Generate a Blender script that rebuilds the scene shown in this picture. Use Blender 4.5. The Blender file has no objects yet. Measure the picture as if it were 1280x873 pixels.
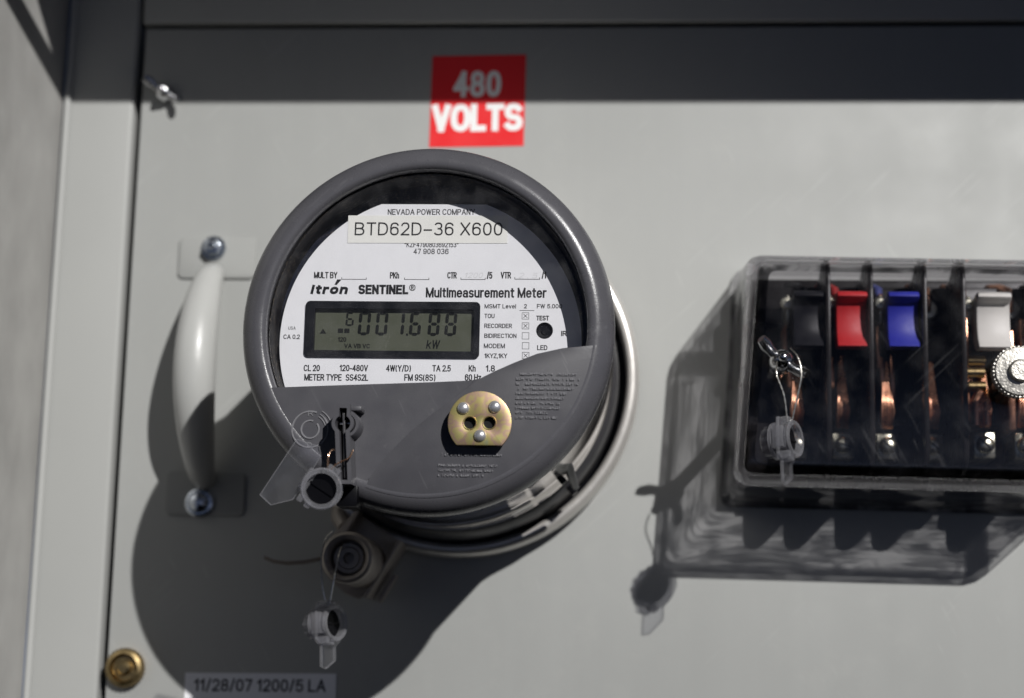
import bpy, bmesh, math, random
from mathutils import Vector, Matrix
random.seed(7)
S = bpy.context.scene
COL = S.collection
MM = 0.001
R = math.radians

# ------------------------------------------------------------------ camera, sky, sun, exposure
cam_d = bpy.data.cameras.new('camera'); cam = bpy.data.objects.new('camera', cam_d); COL.objects.link(cam)
yaw, pitch, roll = R(4.08), R(10.25), R(1.25)
fw = Vector((-math.sin(yaw)*math.cos(pitch), math.cos(yaw)*math.cos(pitch), math.sin(pitch)))
rt = Vector((math.cos(yaw), math.sin(yaw), 0)); up = rt.cross(fw)
r2 = math.cos(roll)*rt + math.sin(roll)*up; u2 = -math.sin(roll)*rt + math.cos(roll)*up
m = Matrix.Identity(4)
for i in range(3):
    m[i][0] = r2[i]; m[i][1] = u2[i]; m[i][2] = -fw[i]
m.translation = Vector((90.0, -900.9, -146.1))*MM
cam.matrix_world = m
cam_d.sensor_width = 36; cam_d.lens = 2200/1280*36
cam_d.clip_start = 0.01; cam_d.clip_end = 500
cam_d.dof.use_dof = True
cam_d.dof.focus_distance = (Vector((-5, -145, 0))*MM - m.translation).dot(fw)
cam_d.dof.aperture_fstop = 4.6
cam_d.dof.aperture_blades = 8
S.camera = cam

SUN = Vector((-0.576, 1.0, -0.63)).normalized()          # the way the light travels
sun_d = bpy.data.lights.new('sun', 'SUN'); sun_d.energy = 4.2; sun_d.angle = R(0.53); sun_d.color = (1, .985, .965)
sun = bpy.data.objects.new('sun', sun_d); COL.objects.link(sun)
sun.rotation_euler = SUN.to_track_quat('-Z', 'Y').to_euler(); sun.location = (2, -2.5, 2.3)

W = bpy.data.worlds.new('World'); S.world = W; W.use_nodes = True
nt = W.node_tree; bg = nt.nodes['Background']
sky = nt.nodes.new('ShaderNodeTexSky'); sky.sky_type = 'NISHITA'; sky.sun_disc = False
sky.sun_elevation = math.asin(-SUN.z); sky.sun_rotation = math.atan2(-SUN.x, -SUN.y)
sky.altitude = 2500; sky.air_density = .07; sky.dust_density = .4; sky.ozone_density = 0.3   # thin, dry desert air
nt.links.new(sky.outputs[0], bg.inputs[0]); bg.inputs[1].default_value = 0.05

S.view_settings.view_transform = 'Standard'; S.view_settings.look = 'None'
S.view_settings.exposure = 0.0; S.view_settings.gamma = 1.0; S.view_settings.use_curve_mapping = False
S.render.engine = 'CYCLES'
S.cycles.use_denoising = True
S.cycles.max_bounces = 16; S.cycles.transparent_max_bounces = 32; S.cycles.transmission_bounces = 12
S.cycles.sample_clamp_indirect = 4

# ------------------------------------------------------------------ materials
def newmat(name):
    mt = bpy.data.materials.new(name); mt.use_nodes = True
    n = mt.node_tree.nodes; l = mt.node_tree.links
    return mt, n, l, n['Principled BSDF'], n['Material Output']

def coord(n, l, scale=(1, 1, 1), rot=(0, 0, 0)):
    tc = n.new('ShaderNodeTexCoord'); mp = n.new('ShaderNodeMapping')
    mp.inputs['Scale'].default_value = scale; mp.inputs['Rotation'].default_value = rot
    l.new(tc.outputs['Object'], mp.inputs['Vector']); return mp.outputs[0]

def noise(n, l, vec, scale, detail=4, rough=.55):
    t = n.new('ShaderNodeTexNoise'); t.inputs['Scale'].default_value = scale
    t.inputs['Detail'].default_value = detail; t.inputs['Roughness'].default_value = rough
    l.new(vec, t.inputs['Vector']); return t.outputs['Fac']

def ramp(n, l, fac, a, b, ca=(0, 0, 0, 1), cb=(1, 1, 1, 1)):
    r = n.new('ShaderNodeValToRGB'); e = r.color_ramp.elements
    e[0].position = a; e[0].color = ca; e[1].position = b; e[1].color = cb
    l.new(fac, r.inputs[0]); return r.outputs[0]

def mixc(n, l, fac, a, b):
    x = n.new('ShaderNodeMix'); x.data_type = 'RGBA'
    if hasattr(fac, 'links'): l.new(fac, x.inputs[0])
    else: x.inputs[0].default_value = fac
    for s, v in ((x.inputs[6], a), (x.inputs[7], b)):
        if hasattr(v, 'links'): l.new(v, s)
        else: s.default_value = (*v, 1)
    return x.outputs[2]

def scratches(n, l, rots=((0, .8, 0), (0, -.5, .2)), long=14, fine=420, lo=.665, hi=.70):
    """mask of sparse thin scratches: noise drawn out along one axis"""
    out = None
    for k, r_ in enumerate(rots):
        cv = coord(n, l, (1/fine, 1/fine, 1/long), r_); cv.node.vector_type = 'TEXTURE'
        f = ramp(n, l, noise(n, l, cv, 1.0, 2, .5), lo, hi)
        g = ramp(n, l, noise(n, l, coord(n, l, (1, 1, 1), (k, 0, 0)), 22, 2), .52, .62)
        q = n.new('ShaderNodeMath'); q.operation = 'MULTIPLY'; l.new(f, q.inputs[0]); l.new(g, q.inputs[1])
        if out is None: out = q.outputs[0]
        else:
            z = n.new('ShaderNodeMath'); z.operation = 'MAXIMUM'; l.new(out, z.inputs[0]); l.new(q.outputs[0], z.inputs[1]); out = z.outputs[0]
    return out

def paint(name, col, rough=.5, metal=0, vary=.08, vscale=30, bump=0, bscale=600, spec=.5, dust=0, dustcol=(.5, .47, .42), dscale=180, da=.58, db=.72, coat=0, stretch=(1, 1, 1), rvary=0.08, scr=0, scrcol=(.5, .5, .5), drip=0):
    mt, n, l, p, o = newmat(name)
    v = coord(n, l, stretch)
    f = noise(n, l, v, vscale, 5)
    c = mixc(n, l, ramp(n, l, f, .3, .7), tuple(x*(1-vary) for x in col), tuple(min(1, x*(1+vary)) for x in col))
    if dust:
        d = noise(n, l, v, dscale, 6, .7); d2 = noise(n, l, v, dscale*.12, 3)
        mm = n.new('ShaderNodeMath'); mm.operation = 'MULTIPLY'
        l.new(ramp(n, l, d, da, db), mm.inputs[0]); l.new(ramp(n, l, d2, .42, .62), mm.inputs[1])
        m2 = n.new('ShaderNodeMath'); m2.operation = 'MULTIPLY'; l.new(mm.outputs[0], m2.inputs[0]); m2.inputs[1].default_value = dust
        c = mixc(n, l, m2.outputs[0], c, dustcol)
    if drip:        # faint run marks down the sheet
        dr = ramp(n, l, noise(n, l, coord(n, l, (60, 60, 2.2)), 1.0, 4, .6), .40, .66, (1-drip,)*3+(1,), (1+drip*.5,)*3+(1,))
        dm = n.new('ShaderNodeMix'); dm.data_type = 'RGBA'; dm.blend_type = 'MULTIPLY'; dm.inputs[0].default_value = 1; l.new(c, dm.inputs[6]); l.new(dr, dm.inputs[7]); c = dm.outputs[2]
    if scr:
        sm_ = n.new('ShaderNodeMath'); sm_.operation = 'MULTIPLY'; l.new(scratches(n, l), sm_.inputs[0]); sm_.inputs[1].default_value = scr
        c = mixc(n, l, sm_.outputs[0], c, scrcol)
    l.new(c, p.inputs['Base Color'])
    p.inputs['Metallic'].default_value = metal; p.inputs['Specular IOR Level'].default_value = spec
    if rvary:
        rf = noise(n, l, v, vscale*2.3, 4)
        mr = n.new('ShaderNodeMapRange'); l.new(rf, mr.inputs[0]); mr.inputs[1].default_value = .3; mr.inputs[2].default_value = .7
        mr.inputs[3].default_value = max(.02, rough-rvary); mr.inputs[4].default_value = min(1, rough+rvary)
        l.new(mr.outputs[0], p.inputs['Roughness'])
    else: p.inputs['Roughness'].default_value = rough
    if coat: p.inputs['Coat Weight'].default_value = coat; p.inputs['Coat Roughness'].default_value = .12
    if bump:
        b = n.new('ShaderNodeBump'); b.inputs['Strength'].default_value = bump; b.inputs['Distance'].default_value = .0004
        l.new(noise(n, l, v, bscale, 3), b.inputs['Height']); l.new(b.outputs[0], p.inputs['Normal'])
    return mt

def clear(name, tint=(.96, .96, .97), haze=0.0, hazecol=(.8, .8, .82), dust=0.0, dscale=350, rough=.02, edge=.35, ior=1.49, scr=0):
    """thin clear plastic: straight transmission, Fresnel mirror, a little haze and dust"""
    mt, n, l, p, o = newmat(name); n.remove(p)
    g = n.new('ShaderNodeNewGeometry'); mi = n.new('ShaderNodeMix'); mi.inputs[2].default_value = ior; mi.inputs[3].default_value = 1/ior
    l.new(g.outputs['Backfacing'], mi.inputs[0])
    fr = n.new('ShaderNodeFresnel'); l.new(mi.outputs[0], fr.inputs['IOR'])
    lw = n.new('ShaderNodeLayerWeight'); lw.inputs['Blend'].default_value = .5
    pw = n.new('ShaderNodeMath'); pw.operation = 'POWER'; l.new(lw.outputs['Facing'], pw.inputs[0]); pw.inputs[1].default_value = 2.5
    pm = n.new('ShaderNodeMath'); pm.operation = 'MULTIPLY'; l.new(pw.outputs[0], pm.inputs[0]); pm.inputs[1].default_value = edge
    tc = mixc(n, l, pm.outputs[0], tint, tuple(x*.12 for x in tint))
    tr = n.new('ShaderNodeBsdfTransparent'); l.new(tc, tr.inputs[0])
    gl = n.new('ShaderNodeBsdfGlossy'); gl.inputs['Roughness'].default_value = rough
    m1 = n.new('ShaderNodeMixShader'); l.new(fr.outputs[0], m1.inputs[0]); l.new(tr.outputs[0], m1.inputs[1]); l.new(gl.outputs[0], m1.inputs[2])
    out = m1.outputs[0]
    if haze or dust or scr:
        df = n.new('ShaderNodeBsdfDiffuse'); df.inputs[0].default_value = (*hazecol, 1)
        tl = n.new('ShaderNodeBsdfTranslucent'); tl.inputs[0].default_value = (*hazecol, 1)
        a = n.new('ShaderNodeMixShader'); a.inputs[0].default_value = .4; l.new(df.outputs[0], a.inputs[1]); l.new(tl.outputs[0], a.inputs[2])
        ad = n.new('ShaderNodeMath'); ad.operation = 'ADD'; ad.use_clamp = True; ad.inputs[0].default_value = haze; ad.inputs[1].default_value = 0
        if dust:
            v = coord(n, l); sp = ramp(n, l, noise(n, l, v, dscale*4, 3, .6), .62, .74); cl = ramp(n, l, noise(n, l, v, dscale*.18, 4), .45, .7)
            q = n.new('ShaderNodeMath'); q.operation = 'MULTIPLY_ADD'; l.new(sp, q.inputs[0]); l.new(cl, q.inputs[1]); 
            bb = n.new('ShaderNodeMath'); bb.operation = 'MULTIPLY'; l.new(cl, bb.inputs[0]); bb.inputs[1].default_value = .12
            l.new(bb.outputs[0], q.inputs[2])
            q2 = n.new('ShaderNodeMath'); q2.operation = 'MULTIPLY'; l.new(q.outputs[0], q2.inputs[0]); q2.inputs[1].default_value = dust
            l.new(q2.outputs[0], ad.inputs[1])
        if scr:
            s1 = n.new('ShaderNodeMath'); s1.operation = 'MULTIPLY_ADD'; s1.use_clamp = True; l.new(scratches(n, l), s1.inputs[0]); s1.inputs[1].default_value = scr; l.new(ad.outputs[0], s1.inputs[2]); ad = s1
        m2 = n.new('ShaderNodeMixShader'); l.new(ad.outputs[0], m2.inputs[0]); l.new(out, m2.inputs[1]); l.new(a.outputs[0], m2.inputs[2]); out = m2.outputs[0]
    l.new(out, o.inputs[0]); return mt

def glass(name, col=(.93, .93, .95), rough=.03, ior=1.49):
    mt, n, l, p, o = newmat(name)
    p.inputs['Base Color'].default_value = (*col, 1); p.inputs['Roughness'].default_value = rough
    p.inputs['Transmission Weight'].default_value = 1; p.inputs['IOR'].default_value = ior
    return mt

M = {}
M['panel'] = paint('panel_paint', (.352, .357, .345), .52, spec=.3, scr=.14, scrcol=(.55, .55, .54), drip=.014, vary=.035, vscale=9, bump=.12, bscale=900, dust=.10, dustcol=(.55, .54, .5), dscale=60, da=.5, db=.75)
M['frame'] = paint('frame_paint', (.365, .369, .356), .5, spec=.3, vary=.03, vscale=7, bump=.12, bscale=900)
M['door'] = paint('door_inner_paint', (.30, .295, .282), .5, vary=.16, vscale=40, bump=.1, bscale=500, dust=.35, dustcol=(.3, .28, .26), dscale=120, stretch=(1, 1, .45))
M['dark_inside'] = paint('cabinet_inside', (.07, .07, .07), .6)
M['platepaint'] = paint('mounting_plate_paint', (.318, .322, .311), .6, vary=.03, vscale=20, bump=.1, bscale=900, spec=.15)
M['nut'] = paint('scuffed_aluminium', (.50, .48, .44), .42, metal=.8, vary=.3, vscale=500, bump=.8, bscale=700)
M['pin'] = paint('satin_steel_pin', (.60, .60, .62), .26, metal=.7, vary=.1, vscale=300)
M['handle'] = paint('handle_paint', (.42, .424, .41), .34, vary=.02, bump=.12, bscale=500, coat=.12)
M['bezel'] = paint('meter_grey_plastic', (.084, .083, .092), .27, scr=.15, scrcol=(.20, .20, .21), vary=.07, vscale=60, bump=.18, bscale=1800, dust=.12, dustcol=(.28, .27, .27), dscale=420, da=.6, db=.75)
M['cover'] = paint('cover_grey_plastic', (.066, .065, .073), .42, scr=.14, scrcol=(.20, .20, .21), vary=.06, vscale=45, bump=.14, bscale=2200, dust=.16, dustcol=(.28, .27, .27), dscale=260, da=.6, db=.78)
M['emboss'] = paint('embossed_grey_plastic', (.19, .188, .20), .24, vary=.1, vscale=900)  # lighter than the cover: the sparkle of the raised print is in the colour
M['innerwall'] = paint('dusty_black_plastic', (.008, .007, .007), .6, spec=.15, dust=.8, dustcol=(.20, .16, .11), dscale=700, da=.52, db=.7)
M['backing'] = paint('navy_black_backing', (.008, .010, .020), .35, spec=.2, dust=.65, dustcol=(.17, .13, .10), dscale=420, da=.52, db=.70)
M['chrome'] = paint('polished_steel', (.92, .89, .86), .06, metal=1, vary=.06, vscale=25, bump=.06, bscale=90, rvary=.03)
M['ringmetal'] = paint('stainless_ring', (.66, .635, .60), .34, metal=.55, vary=.05, vscale=30, bump=.12, bscale=500, stretch=(1, 1, 1), rvary=.06)
M['basegrey'] = paint('meter_base_plastic', (.045, .044, .048), .4, vary=.08, bump=.15, bscale=900)
M['black'] = paint('black_plastic', (.009, .009, .010), .45, spec=.2, vary=.15, bump=.1, bscale=800, dust=.25, dustcol=(.16, .14, .12), dscale=350)
M['bakelite'] = paint('black_bakelite', (.017, .0155, .0155), .30, spec=.2, vary=.12, dust=.22, dustcol=(.15, .12, .1), dscale=250, bump=.08, bscale=700)
M['plate'] = paint('white_faceplate', (.80, .80, .835), .55, vary=.012, vscale=60, dust=.06, dustcol=(.6, .58, .55), dscale=300, rvary=.03)
M['paper'] = paint('cream_sticker_paper', (.80, .795, .765), .6, vary=.012, vscale=80)
M['ink'] = paint('black_ink', (.012, .012, .014), .5, spec=.2, vary=.15, vscale=500)
M['pencil'] = paint('faint_pencil', (.62, .62, .64), .6, vary=.05, vscale=900)
M['lcdframe'] = paint('display_black_frame', (.008, .0085, .011), .3, spec=.2, dust=.15, dustcol=(.2, .2, .2), dscale=900)
M['lcd'] = paint('display_olive_glass', (.086, .092, .068), .22, spec=.25, vary=.05, vscale=60, dust=.10, dustcol=(.3, .3, .26), dscale=500)
M['lcdseg'] = paint('display_segment', (.008, .009, .008), .4, spec=.1, vary=.1, vscale=400)
M['red'] = paint('red_vinyl', (.74, .022, .026), .38, vary=.03, vscale=30, bump=.05)
M['white'] = paint('white_vinyl', (.82, .82, .81), .4, vary=.015)
M['greylabel'] = paint('grey_label_tape', (.80, .80, .82), .4, vary=.03)
M['bolt'] = paint('zinc_plated_bolt', (.54, .58, .63), .22, metal=1, vary=.15, vscale=400, bump=.2, bscale=1500, rvary=.1)
M['steel'] = paint('bright_steel', (.66, .66, .67), .18, metal=1, vary=.1, vscale=300, bump=.12, bscale=900)
M['brass'] = paint('brass', (.33, .245, .12), .36, metal=1, vary=.18, vscale=200, bump=.1, bscale=600)
M['copper'] = paint('copper', (.74, .38, .24), .32, metal=1, vary=.25, vscale=180, bump=.1, bscale=500)
M['terminal'] = paint('plated_terminal', (.62, .60, .48), .3, metal=1, vary=.15, vscale=300, bump=.1, bscale=800)
M['redplastic'] = paint('red_plastic', (.54, .022, .026), .52, vary=.06, vscale=80, bump=.06, bscale=600)
M['blueplastic'] = paint('blue_plastic', (.022, .028, .36), .52, vary=.06, vscale=80, bump=.06, bscale=600)
M['whiteplastic'] = paint('white_plastic', (.80, .78, .72), .5, vary=.05, vscale=80, dust=.2, dustcol=(.4, .36, .3), dscale=400)
M['blackhandle'] = paint('black_switch_plastic', (.011, .011, .014), .45, spec=.2, vary=.08, vscale=80, dust=.2, dustcol=(.15, .14, .14), dscale=400)
M['bracket'] = paint('brown_grey_bracket', (.31, .275, .24), .42, metal=.25, vary=.08, vscale=90, bump=.1)
M['wire'] = paint('twisted_steel_wire', (.62, .60, .55), .3, metal=1, vary=.3, vscale=1500)
M['copperwire'] = paint('copper_seal_wire', (.72, .48, .34), .28, metal=1, vary=.2, vscale=900)
M['strap'] = paint('tan_strap', (.17, .14, .11), .4, vary=.1)
M['rotor'] = paint('rotor_and_gap_black', (.004, .004, .005), .22, spec=.15)  # near-black, also laid into gaps of the meter to paint their shade
M['wire_red'] = paint('red_wire', (.32, .03, .03), .4)
M['wire_blue'] = paint('blue_wire', (.05, .06, .2), .4)
M['window'] = clear('meter_window', (.985, .985, .985), edge=.1, haze=.005, dust=.16, dscale=500, hazecol=(.75, .74, .76))
M['shell'] = clear('clear_cover_plastic', (.93, .925, .935), haze=.0, dust=.11, dscale=420, scr=.035, edge=.4, hazecol=(.7, .7, .72))
M['wall'] = clear('caustic_streak_wall', (.93, .925, .935), haze=.0, dust=.06, dscale=300, edge=.4, hazecol=(.7, .7, .72))
n, l = M['wall'].node_tree.nodes, M['wall'].node_tree.links      # painted caustics: darker and clearer streaks that break up the cover's shadow
tr = next(q for q in n if q.type == 'BSDF_TRANSPARENT'); old = tr.inputs[0].links[0].from_socket
v = coord(n, l, (1.0, 3.2, 1.0), (.5, .3, .6)); w_ = noise(n, l, v, 26, 3, .55); w_.node.inputs['Distortion'].default_value = 1.6; g_ = ramp(n, l, w_, .42, .57, (.34, .34, .345, 1), (1, 1, 1, 1))
mu = n.new('ShaderNodeMix'); mu.data_type = 'RGBA'; mu.blend_type = 'MULTIPLY'; mu.inputs[0].default_value = 1; l.new(old, mu.inputs[6]); l.new(g_, mu.inputs[7]); l.new(mu.outputs[2], tr.inputs[0])
mt, n, l, p, o = newmat('clear_cover_rim')
p.inputs['Base Color'].default_value = (.93, .92, .95, 1); p.inputs['Roughness'].default_value = .07; p.inputs['Transmission Weight'].default_value = 1; p.inputs['IOR'].default_value = 1.35
tr = n.new('ShaderNodeBsdfTransparent'); tr.inputs[0].default_value = (.85, .84, .87, 1)
tl = n.new('ShaderNodeBsdfTranslucent'); tl.inputs[0].default_value = (.62, .60, .66, 1)
ma = n.new('ShaderNodeMixShader'); ma.inputs[0].default_value = .28; l.new(p.outputs[0], ma.inputs[1]); l.new(tr.outputs[0], ma.inputs[2])
mb_ = n.new('ShaderNodeMixShader'); mb_.inputs[0].default_value = .06; l.new(ma.outputs[0], mb_.inputs[1]); l.new(tl.outputs[0], mb_.inputs[2]); l.new(mb_.outputs[0], o.inputs[0])
M['rail'] = mt
M['seal'] = clear('clear_seal_plastic', (.93, .93, .95), haze=.035, dust=.15, dscale=800, edge=.75, hazecol=(.75, .75, .78))
M['sealrim'] = clear('seal_rim_plastic', (.80, .80, .82), haze=.17, dust=.35, dscale=900, edge=.6, hazecol=(.72, .72, .76))  # whiter haze paints bright edges onto seal rims and flag sides

# zinc-yellow passivated plate: rainbow patches of the passivation film
mt, n, l, p, o = newmat('yellow_zinc_plate')
v = coord(n, l); f = noise(n, l, v, 95, 3)
r = n.new('ShaderNodeValToRGB'); els = r.color_ramp.elements
els[0].position = .32; els[0].color = (.40, .42, .26, 1); els[1].position = .70; els[1].color = (.32, .40, .28, 1)
for pos, c in ((.40, (.50, .44, .17)), (.46, (.52, .42, .18)), (.52, (.46, .30, .24)), (.56, (.50, .40, .19)), (.63, (.48, .44, .17))):
    e = els.new(pos); e.color = (*c, 1)
l.new(f, r.inputs[0]); l.new(r.outputs[0], p.inputs['Base Color'])
p.inputs['Metallic'].default_value = .75; p.inputs['Roughness'].default_value = .42
M['zinc'] = mt

# ------------------------------------------------------------------ mesh helpers (all lengths in millimetres, world axes)
XF = (1, 0, 1, 0, 1, 0)                 # modelling offset and scale: x, y, z
def setxf(*a):
    global XF; XF = a or (1, 0, 1, 0, 1, 0)
def xf(v): return Vector((XF[0]*v[0]+XF[1], XF[2]*v[1]+XF[3], XF[4]*v[2]+XF[5]))
PANEL = (1.0084, -2.85, 1, 0, .999, .25); LOCK = (.9987, -2.77, 1, 0, .989, 1.7); HEAD = (.924, 2.48, .915, -50.75, .924, -3.27); SWITCH = (.976, -.77, 1.27, 0, .9707, -.16)
class MB:
    def __init__(s): s.bm = bmesh.new(); s.mi = 0
    def face(s, vs):
        try:
            f = s.bm.faces.new(vs); f.material_index = s.mi; return f
        except ValueError: return None
    def box(s, x0, x1, y0, y1, z0, z1, bevel=0, seg=2):
        b = bmesh.new()
        vs = [b.verts.new((x, y, z)) for x in (x0, x1) for y in (y0, y1) for z in (z0, z1)]
        for q in ((0, 1, 3, 2), (4, 6, 7, 5), (0, 4, 5, 1), (2, 3, 7, 6), (0, 2, 6, 4), (1, 5, 7, 3)): b.faces.new([vs[i] for i in q])
        if bevel: bmesh.ops.bevel(b, geom=b.edges[:], offset=bevel, segments=seg, profile=.5, affect='EDGES')
        s.merge(b); return s
    def merge(s, b, mat=None):
        mp = {}
        for v in b.verts: mp[v] = s.bm.verts.new(mat @ v.co if mat else v.co)
        for f in b.faces: s.face([mp[v] for v in f.verts])
        b.free()
    def prism(s, poly, y0, y1, holes=(), bevel=0, seg=2, axis='Y'):
        """extrude a closed outline (a, b) between two levels; axis Y: (x,z), X: (y,z), Z: (x,y)"""
        b = bmesh.new()
        def P(a, c, h):
            return {'Y': (a, h, c), 'X': (h, a, c), 'Z': (a, c, h)}[axis]
        es = []
        for lp in [poly, *holes]:
            vs = [b.verts.new(P(a, c, y0)) for a, c in lp]
            es += [b.edges.new((vs[i], vs[(i+1) % len(vs)])) for i in range(len(vs))]
        if holes: bmesh.ops.triangle_fill(b, use_beauty=True, use_dissolve=False, edges=es)
        else: b.faces.new(b.verts[:])
        fs = b.faces[:]
        ex = bmesh.ops.extrude_face_region(b, geom=fs)
        d = {'Y': (0, y1-y0, 0), 'X': (y1-y0, 0, 0), 'Z': (0, 0, y1-y0)}[axis]
        bmesh.ops.translate(b, vec=d, verts=[g for g in ex['geom'] if isinstance(g, bmesh.types.BMVert)])
        bmesh.ops.recalc_face_normals(b, faces=b.faces[:])
        if bevel:
            k = {'Y': 1, 'X': 0, 'Z': 2}[axis]
            ee = [e for e in b.edges if abs(e.verts[0].co[k]-e.verts[1].co[k]) < 1e-6 and len(e.link_faces) == 2 and e.calc_face_angle(0) > .5]
            bmesh.ops.bevel(b, geom=ee, offset=bevel, segments=seg, profile=.5, affect='EDGES', clamp_overlap=True)
        s.merge(b); return s
    def lathe(s, prof, cx, cz, seg=96, a0=0, a1=360, closed=False):
        """revolve (r, y) about a Y axis through (cx, cz)"""
        full = abs(a1-a0) >= 360; n = seg if full else seg+1
        rings = []
        for r, y in prof:
            if r < 1e-6: rings.append([s.bm.verts.new((cx, y, cz))]); continue
            rings.append([s.bm.verts.new((cx+r*math.cos(R(a0+(a1-a0)*i/seg)), y, cz+r*math.sin(R(a0+(a1-a0)*i/seg)))) for i in range(n)])
        if closed: rings.append(rings[0])
        for A, B in zip(rings, rings[1:]):
            for i in range(seg):
                j = (i+1) % n
                if len(A) == 1 and len(B) == 1: continue
                if len(A) == 1: s.face([A[0], B[i], B[j]])
                elif len(B) == 1: s.face([A[i], B[0], A[j]])
                else: s.face([A[i], B[i], B[j], A[j]])
        return s
    def tube(s, pts, rad, seg=10, cap=True, flat=1.0):
        pts = [Vector(p) for p in pts]; n = len(pts)
        if not hasattr(rad, '__len__'): rad = [rad]*n
        t0 = (pts[1]-pts[0]).normalized(); ref = Vector((1, 0, 0)) if abs(t0.x) < .9 else Vector((0, 0, 1))
        u = (ref - t0*ref.dot(t0)).normalized(); rings = []
        for i, p in enumerate(pts):
            t = (pts[min(i+1, n-1)]-pts[max(i-1, 0)]).normalized()
            u = (u - t*u.dot(t)).normalized(); w = t.cross(u)
            rings.append([s.bm.verts.new(p+rad[i]*(math.cos(2*math.pi*k/seg)*u+flat*math.sin(2*math.pi*k/seg)*w)) for k in range(seg)])
        for A, B in zip(rings, rings[1:]):
            for k in range(seg): s.face([A[k], A[(k+1) % seg], B[(k+1) % seg], B[k]])
        if cap: s.face(rings[0][::-1]); s.face(rings[-1])
        return s
    def xf(s, mat):
        bmesh.ops.transform(s.bm, matrix=mat, verts=s.bm.verts[:]); return s

def wloc(o):
    v = Vector((0, 0, 0))
    while o: v += o.location; o = o.parent
    return v

def obj(name, mb, mat, parent=None, smooth=40, origin=None, label=None):
    bm = mb.bm
    for v in bm.verts: v.co = xf(v.co)
    bmesh.ops.remove_doubles(bm, verts=bm.verts[:], dist=1e-4)
    bmesh.ops.recalc_face_normals(bm, faces=bm.faces[:])
    c = sum((v.co for v in bm.verts), Vector())/max(1, len(bm.verts)) if origin is None else Vector(origin)
    for v in bm.verts: v.co = (v.co-c)*MM
    me = bpy.data.meshes.new(name); bm.to_mesh(me); bm.free()
    for mm_ in (mat if isinstance(mat, (list, tuple)) else [mat]): me.materials.append(M[mm_])
    if smooth:
        me.shade_smooth(); me.set_sharp_from_angle(angle=R(smooth))
    o = bpy.data.objects.new(name, me); COL.objects.link(o)
    w = c*MM
    if parent: o.parent = parent; w = w - wloc(parent)
    o.location = w
    if label: o['label'] = label
    return o

def thing(name, label, cat, loc, group=None):
    o = bpy.data.objects.new(name, None); COL.objects.link(o); o.location = xf(loc)*MM; o.empty_display_size = .02
    o['label'] = label; o['category'] = cat
    if group: o['group'] = group
    return o

def tag(o, label, cat, group=None):
    o['label'] = label; o['category'] = cat
    if group: o['group'] = group
    return o
def struct(o, label=None):
    o['kind'] = 'structure'
    if label: o['label'] = label
    return o

def circle(cx, cz, r, n=48, a0=0, a1=360):
    full = abs(a1-a0) >= 360; k = n if full else n+1
    return [(cx+r*math.cos(R(a0+(a1-a0)*i/n)), cz+r*math.sin(R(a0+(a1-a0)*i/n))) for i in range(k)]

def rrect(x0, x1, z0, z1, r, n=5):
    o = []
    for cx, cz, a in ((x1-r, z1-r, 0), (x0+r, z1-r, 90), (x0+r, z0+r, 180), (x1-r, z0+r, 270)):
        o += [(cx+r*math.cos(R(a+90*i/n)), cz+r*math.sin(R(a+90*i/n))) for i in range(n+1)]
    return o

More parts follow.
